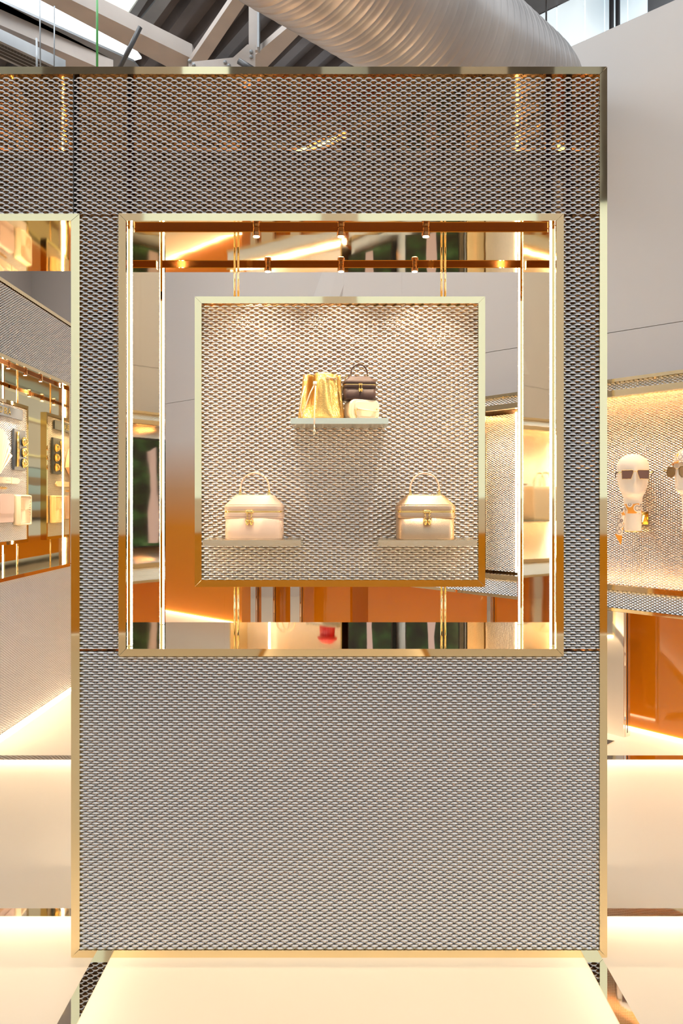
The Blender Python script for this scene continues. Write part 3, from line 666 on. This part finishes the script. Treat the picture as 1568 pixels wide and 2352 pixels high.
# ------------------------------------------------------------------ mannequin heads
def head_mesh(o, br=0., reach=.106):
    prof = [  # z, half width, front, back
        (-.195, .043, .043, .046), (-.19, .0445, .045, .048), (-.12, .0445, .044, .047), (-.06, .047, .044, .05), (-.03, .049, .046, .056),
        (-.012, .050, .050, .064), (-.004, .052, .062, .066), (.002, .054, .076, .068), (.012, .061, .083, .072), (.022, .0655, .085, .076), (.032, .069, .085, .080), (.042, .0715, .0845, .084), (.052, .0735, .084, .088), (.064, .0755, .0835, .092), (.072, .0765, .083, .094), (.080, .0778, .083, .096), (.092, .0795, .083, .098), (.105, .081, .083, .100),
        (.135, .0835, .084, .103), (.16, .083, .082, .102), (.18, .0795, .075, .096), (.197, .071, .064, .084), (.211, .056, .049, .065), (.221, .035, .030, .040), (.226, .012, .012, .015)]
    N = 96; rings = []
    for z, a, f, b_ in prof:
        rg = []
        for i in range(N):
            t_ = 2*PI*i/N; c, s = math.cos(t_), math.sin(t_)
            x = a*math.copysign(abs(c)**.92, c); y = (b_ if s > 0 else f)*s
            if s < 0:
                nose = math.exp(-((z-.078)/.026)**2)*math.exp(-(x/.011)**2)*.019+math.exp(-((z-.105)/.02)**2)*math.exp(-(x/.009)**2)*.006
                lips = math.exp(-((z-.038)/.010)**2)*math.exp(-(x/.022)**2)*.004
                chin = math.exp(-((z-.010)/.012)**2)*math.exp(-(x/.02)**2)*.006
                eye = -math.exp(-((z-.108)/.014)**2)*math.exp(-((abs(x)-.032)/.016)**2)*.007
                y -= nose+lips+chin+eye
            rg.append((x, y, z))
        rings.append(rg)
    MB().loft(rings).build('linen_head', 'linen', o)
    MB().lathe([(.0445, -.199), (.0445, -.193)], n=24).build('neck_base', 'hardware', o)
    for s in (-1, 1):   # ears, flattened under the cover
        MB().loft([[(s*(.073+.007*k), .012+.016*math.cos(2*PI*i/12)*(1-.4*k), .095+.026*math.sin(2*PI*i/12)*(1-.4*k)) for i in range(12)] for k in (0, .6, 1)]).build('ear', 'linen', o)
    for nm, mb in (('wall_bracket_pad', MB().box(-.022, .022, .046, .058, -.17, -.10)),
                   ('wall_bracket_arm', MB().prism([(-.02, .058, -.17), (.02, .058, -.17), (.012, reach-.006, -.12), (-.012, reach-.006, -.12)], (0, 0, .012))),
                   ('wall_bracket_plate', MB().box(-.03, .03, reach-.006, reach, -.16, -.09))):
        mb.build(nm, 'hardware', o, rotz=br)
def glasses(label, loc, rz, lensm, square=True):
    o = thing('sunglasses', label, 'sunglasses', loc, rz, 'sunglasses on mannequin heads'); o.scale = (1.13, 1.0, 1.10)
    for s in (-1, 1):
        if square: q = [(.008, .015), (.010, .006), (.019, -.022), (.060, -.022), (.062, .020), (.012, .021)]
        else: q = [(.010, .012), (.014, -.012), (.028, -.026), (.056, -.022), (.064, .0), (.054, .022), (.020, .022)]
        poly = [(s*x, -.008+.10*abs(x)**1.5*0, z) for x, z in q]
        ln = MB().prism([(x, .14*x*x*4, z) for x, y, z in poly], (0, .0018, 0)).build('lens', lensm, o)
        MB().tube([(x, .14*x*x*4-.0005, z) for x, y, z in poly]+[(poly[0][0], .14*poly[0][0]**2*4, poly[0][2])], .0011 if square else .0026, 6).build('rim', 'hardware' if square else 'lensamber', ln)
        MB().tube([(s*.063, .003, .010), (s*.079, .006, .010), (s*.0835, .03, .009), (s*.0845, .09, .004), (s*.080, .115, -.012)], .0022, 6).build('temple_arm', 'brown' if square else 'cream', o)
        MB().box(s*.071-.006, s*.071+.006, -.002, .005, .006, .014).build('hinge', 'hardware', o)
    MB().tube([(-.011, 0, .012), (-.004, -.002, .015), (.004, -.002, .015), (.011, 0, .012)], .0014, 6).build('bridge', 'hardware', o)
H1 = W(1453, 1138, 4.36); rz1 = math.radians(-14)
h = thing('mannequin_head', 'bald linen mannequin head wearing square sunglasses facing the viewer', 'mannequin head', H1, rz1, 'mannequin heads'); head_mesh(h, CT-rz1)
R1 = Matrix.Rotation(rz1, 3, 'Z')
glasses('square smoked sunglasses on the bald front facing head', H1+R1 @ Vector((.002, -.102, .112)), rz1, 'lensbrown')
H2 = W(1588, 1131, 4.09); rz2 = math.radians(-68)
h = thing('mannequin_head', 'linen mannequin head in left profile wearing a printed scarf cap', 'mannequin head', H2, rz2, 'mannequin heads'); head_mesh(h, CT-rz2, .136)
R2 = Matrix.Rotation(rz2, 3, 'Z')
glasses('large amber sunglasses on the head wearing a scarf cap', H2+R2 @ Vector((0, -.098, .105)), rz2, 'lensamber', False)
# neck scarf
s = thing('neck_scarf', 'printed orange and white silk scarf tied round the mannequin neck', 'scarf', H1, rz1)
def band(z, a, f, sk=0): return [(a*math.cos(2*PI*i/32), f*math.sin(2*PI*i/32), z+sk*math.cos(2*PI*i/32)) for i in range(32)]
MB().loft([band(-.098, .0455, .047), band(-.096, .0475, .0495, .002), band(-.074, .0480, .050, .002), band(-.048, .0475, .0505), band(-.044, .0455, .047)], False, False).build('wrap', 'scarf', s)
MB().loft([ring(.014, .016, .005, -.086, 4, -.048, -.018), ring(.020, .022, .007, -.074, 4, -.050, -.018), ring(.014, .016, .005, -.062, 4, -.048, -.018)]).build('knot', 'scarf', s)
tl = MB()
rows = [(-.066, -.050, .012), (-.085, -.054, .02), (-.12, -.062, .030), (-.16, -.068, .030), (-.20, -.074, .031), (-.215, -.0755, .029)]
rg = []
for z, x, hw in rows: rg.append([(x-hw*.7, -.034, z), (x-hw*.2, -.041, z), (x+hw*.3, -.036, z), (x+hw*.6, -.033, z), (x+hw*.3, -.0345, z-.001), (x-hw*.2, -.0395, z-.001)])
tail = tl.loft(rg).build('hanging_tail', 'scarf', s)
MB().prism([(-.097, -.036, -.212), (-.058, -.038, -.220), (-.064, -.038, -.265), (-.068, -.037, -.268)], (0, .002, 0)).build('tail_border', 'scarf_orange', tail)
# scarf cap
c = thing('scarf_cap', 'orange and white printed scarf wrapped as a cap on the profile head', 'hat', H2, rz2)
def cap(z, a, f, b_, tz=0): return [(a*math.cos(2*PI*i/36), (b_ if math.sin(2*PI*i/36) > 0 else f)*math.sin(2*PI*i/36), z+tz*math.sin(2*PI*i/36)) for i in range(36)]
cc = MB().loft([cap(.142, .083, .088, .108, -.006), cap(.165, .084, .086, .108, -.004), cap(.190, .079, .078, .100), cap(.214, .064, .060, .078), cap(.230, .040, .036, .048), cap(.236, .012, .012, .015)]).build('crown', 'scarf', c)
MB().loft([cap(.136, .084, .100, .106, -.012), cap(.139, .086, .108, .109, -.012), cap(.150, .085, .092, .109, -.008)], False, False).build('peak', 'scarf', c)

# ------------------------------------------------------------------ accessories in the left niche (panel plane X=-2.025)
def lp(px, py, out=0.):
    X = 2.024-out; Y = X*F/(VX-px); return Vector((-X, Y, EYE+(VY-py)/F*Y))
def fan_panel(w_, h_, m_edge, parent, m='cream', dep=.03):
    MB().loft([[(x, y, z+h_/2) for x, z in rrect(w_, h_, .012, 3)] for y in (0, -dep)]).build('case_body', m, parent)
    MB().loft([[(x, y, z+h_/2) for x, z in rrect(w_*s, h_*s, .01, 3)] for y, s in ((-dep, .98), (-dep-.012, .96), (-dep-.012, .89), (-dep-.001, .88))], False, False).build('rim', m, parent)
    N = 64; vs = [(0, -dep-.004, h_/2)]; fs = []
    for i in range(N):
        a = 2*PI*i/N; t_ = .43*min(w_/max(abs(math.cos(a)), 1e-6), h_/max(abs(math.sin(a)), 1e-6))
        vs.append((t_*math.cos(a), -dep-(.011 if i % 2 else .0), h_/2+t_*math.sin(a)))
    for i in range(N): fs.append((0, 1+(i+1) % N, 1+i))
    MB().add(vs, fs).build('pleated_fan', m, parent)
RL = PI/2
p = lp(45, 1206); o = thing('fan_pleated_clutch', 'cream clutch with sunburst pleats in the left niche', 'clutch', p, RL); fan_panel(.185, .19, 'cream', o)
p = lp(4, 1200); o = thing('mauve_clutch', 'mauve flat leather clutch beside the cream sunburst clutch', 'clutch', p, RL)
MB().loft([[(x, y, z+.085) for x, z in rrect(.20, .17, .01, 3)] for y in (0, -.03)]).build('body', 'lavender', o)
MB().loft([[(x, y, z+.11) for x, z in rrect(.196, .115, .01, 3)] for y in (-.03, -.034)]).build('flap', 'lavender', o)
p = lp(12, 1110); o = thing('leather_belt_strap', 'cream leather strap with punched holes above the clutches', 'strap', p, RL)
MB().prism([(-.25, 0, 0), (.17, 0, 0), (.205, 0, .0175), (.17, 0, .036), (-.25, 0, .036)], (0, -.008, 0)).build('strap', 'cream', o)
MB().box(.07, .085, -.012, 0, -.002, .038).build('keeper_loop', 'cream', o)
for k in range(4): MB().torus((.0+.016*k, -.008, .018), .0022, .0008, 8, 4).build('hole', 'stitch', o)
p = lp(8, 1124); o = thing('gold_chain_clasp', 'short gold chain lying below the cream strap', 'chain', p, RL)
mb = MB()
for k in range(9): mb.torus((-.06+.011*k, -.006, .008), .007, .0018, 10, 5, axis=1 if k % 2 else 2)
mb.build('links', 'hardware', o)
p = lp(41, 1080); o = thing('ring_display_board', 'navy board with three gold domes on the left niche panel', 'display board', p, RL)
MB().box(-.085, .085, -.014, 0, 0, .252).build('board', 'navy', o)
for k in range(3):
    q = MB().lathe([(.0, .0), (.026, .0), (.026, .010), (.022, .022), (.013, .030), (0, .033)], n=16)
    q.v = [(x+.045, -.014-z, y+.045+.068*k) for x, y, z in q.v]; dm = q.build('dome', 'hardware', o)
    MB().torus((.045, -.022, .045+.068*k), .027, .003, 16, 6).build('dome_ring', 'hardware', dm)
MB().tube([(-.055, -.02, .02), (-.055, -.024, .12), (-.05, -.02, .235)], .010, 8).build('bracelet_bar', 'hardware', o)
p = lp(-14, 1092); o = thing('pleated_fan_bag', 'peach fan pleated bag at the left edge of the niche panel', 'bag', p, RL)
vs = [(0, -.03, 0)]; fs = []
for i in range(25):
    a = PI*(.12+.76*i/24); vs.append((.16*math.cos(a), -.03-(.02 if i % 2 else 0), .27*math.sin(a)))
vs.append((0, 0, 0))
for i in range(25):
    a = PI*(.12+.76*i/24); vs.append((.16*math.cos(a), 0, .27*math.sin(a)))
for i in range(24): fs += [(0, 2+i, 1+i), (26, 27+i, 28+i), (1+i, 2+i, 28+i, 27+i)]
fs += [(0, 1, 27, 26), (0, 26, 51, 25)]
MB().add(vs, fs).build('pleats', 'beige', o)
MB().torus((0, -.015, .29), .035, .005, 14, 6).build('handle', 'beige', o)
p0_, p1_ = lp(-30, 955), lp(48, 955)
o = thing('name_plate', 'dark sign plate with gold capital letters on the left niche panel', 'sign', lp(0, 945), RL)
MB().box(p0_.y-o.location.y, p1_.y-o.location.y, -.012, 0, -.022, .042).build('plate', 'navy', o)
def text(txt, size, parent, m, loc):
    cu = bpy.data.curves.new('t', 'FONT'); cu.body = txt; cu.size = size; cu.extrude = .0012; cu.align_x = 'LEFT'
    to = bpy.data.objects.new('t', cu); COL.objects.link(to)
    dg = bpy.context.evaluated_depsgraph_get(); me = bpy.data.meshes.new_from_object(to.evaluated_get(dg))
    bpy.data.objects.remove(to); q = link('lettering', me, None, parent); me.materials.clear(); me.materials.append(M[m])
    q.rotation_euler = (PI/2, 0, 0); q.location = loc; return q
text('D BLA', .056, o, 'hardware', (-.035, -.0135, -.008))

# ------------------------------------------------------------------ roof structure above the wall
def roofpoly(name, px, z, h_, m, label, cat, group=None):
    pts = [onz(x, y, z) for x, y in px]
    q = MB().prism(pts, (0, 0, h_)).build(name, m); tag(q, label, cat, group); return q
BG = 'white roof truss members'
roofpoly('roof_beam', [(60, -15), (133, -15), (441, 135), (455, 170), (415, 170), (92, 0)], 4.9, .12, 'steelbeam', 'long painted roof beam crossing from the upper left to the truss joint', 'beam', BG)
roofpoly('roof_beam', [(-200, -60), (-200, -28), (0, 57), (260, 170), (165, 170), (0, 89)], 4.9, .12, 'steelbeam', 'lower painted roof beam nearest the cable tray', 'beam', BG)
roofpoly('roof_beam', [(430, 165), (458, 165), (566, 4), (600, -45), (562, -45), (533, 0), (435, 144)], 4.85, .05, 'steelbeam', 'steep diagonal truss brace rising toward the duct', 'beam', BG)
roofpoly('roof_beam', [(548, 168), (600, 168), (688, 78), (720, 50), (670, 55), (560, 148)], 4.8, .05, 'steelbeam', 'shallow diagonal truss brace ending at the duct', 'beam', BG)
g = thing('truss_post', 'short vertical truss post hanging beside the duct', 'beam', W(582, 112, 6.2), 0, BG)
MB().box(-.035, .035, -.02, .02, -.02, .52).build('post', 'steelbeam', g)
MB().box(.035, .05, -.06, .02, -.02, .52).build('flange', 'galv', g)
g = thing('gusset_plate', 'pale bolted gusset plate at the truss joint', 'plate', W(535, 150, 6.1), 0)
MB().prism([(-.34, 0, -.02), (-.34, 0, .025), (0, 0, .06), (.11, 0, .16), (.17, 0, .16), (.17, 0, -.02)], (0, .015, 0)).build('plate', 'steelbeam', g)
for x, z in ((-.30, .0), (-.06, .02), (-.03, -.005), (.14, .06), (.14, .10), (-.33, .03)):
    MB().lathe([(.014, 0), (.014, .012), (.007, .012), (.007, .02)], n=6).build('bolt', 'galv', g, loc=(x, -.001, z)).rotation_euler = (PI/2, 0, 0)
def rod(name, px0, py0, px1, py1, Y0, Y1, r, m, label, cat, group=None):
    q = MB().tube([W(px0, py0, Y0), W(px1, py1, Y1)], r, 10).build(name, m); return tag(q, label, cat, group)
rod('conduit', 322, 62, 268, 170, 5.7, 5.75, .017, 'dark', 'dark conduit hanging from the long roof beam', 'pipe')
rod('conduit', 548, 140, 600, 172, 5.6, 5.6, .022, 'dark', 'short dark rail end near the truss gusset', 'pipe')
rod('green_cable', 223, -60, 223, 200, 5.2, 5.2, .0075, 'green', 'bright green cable hanging from the roof', 'cable')
rod('suspension_rod', 91, -60, 93, 200, 5.4, 5.4, .0045, 'galv', 'thin steel suspension rod left of the short rod', 'rod', 'suspension rods')
rod('suspension_rod', 125, 14, 124, 200, 5.4, 5.4, .0045, 'galv', 'thin steel suspension rod between the green cord and the long rod', 'rod', 'suspension rods')
rod('suspension_rod', 84, 88, 85, 200, 5.5, 5.5, .007, 'galv', 'short clamped suspension rod on the lower beam', 'rod', 'suspension rods')
rod('suspension_rod', 1254, -60, 1254, 72, 4.9, 5.4, .006, 'dark', 'thin dark rod in front of the high glazing', 'rod', 'suspension rods')
tr = thing('cable_tray', 'perforated galvanised cable tray at the upper left', 'tray')
a, b_, c_, d_ = onz(-160, 20, 4.7), onz(150, 165, 4.7), onz(90, 175, 4.7), onz(-160, 60, 4.7)
MB().prism([a, b_, c_, d_], (0, 0, .004)).build('tray_base', 'galv', tr)
MB().prism([a, b_, b_+Vector((0, 0, .09)), a+Vector((0, 0, .09))], (.004, -.004, 0)).build('tray_side', 'galv', tr)
for i in range(26):
    t_ = .3+.025*i
    for k in (.2, .4, .6, .8):
        p = (a+(b_-a)*t_)*(1-k)+(d_+(c_-d_)*t_)*k
        u = (b_-a).normalized()*.012; v_ = (d_-a).normalized()*.018
        MB().prism([p-u-v_, p+u-v_, p+u+v_, p-u+v_], (0, 0, -.001)).build('slot', 'black', tr)
sk = thing('window_1', 'long white skylight strip between the two roof beams', 'skylight', kind='structure')
MB().prism([onz(-40, -60, 5.6), onz(86, -6, 5.6), onz(300, 102, 5.6), onz(325, 135, 5.6), onz(307, 140, 5.6), onz(150, 70, 5.6), onz(0, 0, 5.6)], (0, 0, .02)).build('skylight_or_fill_sheet', 'sky', sk)
gt = MB().prism([onz(-60, -30, 5.3), onz(0, 3, 5.3), onz(307, 142, 5.3), onz(330, 170, 5.3), onz(265, 170, 5.3), onz(0, 34, 5.3), onz(-60, 10, 5.3)], (0, 0, .02)).build('roof_gutter', 'galv'); tag(gt, 'grey metal roof gutter beside the white skylight strip', 'gutter')
sk = thing('window_2', 'pale greenish skylight pane at the upper left', 'skylight', kind='structure')
MB().prism([onz(205, -4, 5.75), onz(290, 40, 5.75), onz(345, -45, 5.75), onz(180, -45, 5.75)], (0, 0, .02)).build('skylight_pane', 'sky_green', sk)
MB().prism([onz(290, 40, 5.7), onz(308, 48, 5.7), onz(365, -40, 5.7), onz(345, -40, 5.7)], (0, 0, .02)).build('skylight_frame', 'galv', sk)
rp = MB().prism([onz(318, 50, 5.72), onz(345, 66, 5.72), onz(430, -50, 5.72), onz(400, -50, 5.72)], (0, 0, .02)).build('roof_flashing', 'galv'); tag(rp, 'grey metal flashing beside the greenish skylight', 'flashing')
# clerestory glazing beyond the diagonal wall: X+Y = 9.4
cl = thing('window_3', 'high milky glazing above the diagonal wall', 'window', kind='structure')
def cpt(px):
    s_ = (px-VX)/F; Y = 9.4/(1+s_); return Vector((s_*Y, Y, 0))
for a_, b2 in ((1180, 1277), (1279, 1342), (1344, 1387), (1389, 1440), (1442, 1486)):
    A, B = cpt(a_), cpt(b2)
    MB().prism([A+Vector((0, 0, 4.2)), B+Vector((0, 0, 4.2)), B+Vector((0, 0, 5.87)), A+Vector((0, 0, 5.87))], (.02, .02, 0)).build('glazing_pane', 'clerestory', cl)
A, B = cpt(1487), cpt(1700)
MB().prism([A+Vector((0, 0, 4.2)), B+Vector((0, 0, 4.2)), B+Vector((0, 0, 6.6)), A+Vector((0, 0, 6.6))], (.02, .02, 0)).build('side_panel', 'galv', cl)
dp = thing('rain_pipe', 'dark vertical pipe with clamps against the high glazing', 'pipe', cpt(1413)*.985+Vector((0, 0, 4.3)), 0)
for x in (-.035, .02): MB().lathe([(.02, 0), (.02, 1.9)], (x, 0, 0), 12).build('pipe', 'dark', dp)
MB().box(-.08, .05, -.03, .03, 1.52, 1.56).build('clamp', 'dark', dp)
fs_ = MB().prism([cpt(1160)+Vector((0, 0, 5.88)), cpt(1520)+Vector((0, 0, 5.88)), cpt(1520)+Vector((-1.2, -1.2, 5.88)), cpt(1160)+Vector((-1.2, -1.2, 5.88))], (0, 0, .05)).build('roof_soffit', 'deck'); tag(fs_, 'dark flat soffit at the top of the high glazing', 'soffit')

# spiral duct
P1 = W(915, 0, 4.0); P2 = W(1122, 150, 4.72); ax = (P2-P1)
dk = thing('spiral_duct', 'large spiral galvanised air duct passing above the mesh wall', 'duct', (0, 0, 0))
u0 = ax.normalized(); p = P1-ax*1.6; rings = []; N = 56; R0 = .36; t_ = 0; u = u0.copy()
straight = (ax*2.95).length; ribs = ((0, 0), (.004, .0018), (.008, .0018), (.012, 0), (.030, .0), (.034, .0005), (.039, .0005), (.043, 0), (.058, 0)); prev = 0
while p.x+p.y < 7.75:
    for dt, dr in ribs:
        k_ = min(1, max(0, (t_+dt-straight)/.55)); k_ = k_*k_*(3-2*k_)
        u = (u0*(1-k_)+Vector((.02, 1, 0))*k_).normalized()
        p = p+u*(t_+dt-prev); prev = t_+dt
        sd = u.cross(Vector((0, 0, 1))).normalized(); upv = sd.cross(u).normalized()
        rings.append([p+(sd*math.cos(2*PI*k/N)+upv*math.sin(2*PI*k/N))*(R0+dr) for k in range(N)])
    t_ += .075
MB().loft(rings, True, True).build('duct_shell', 'duct', dk)
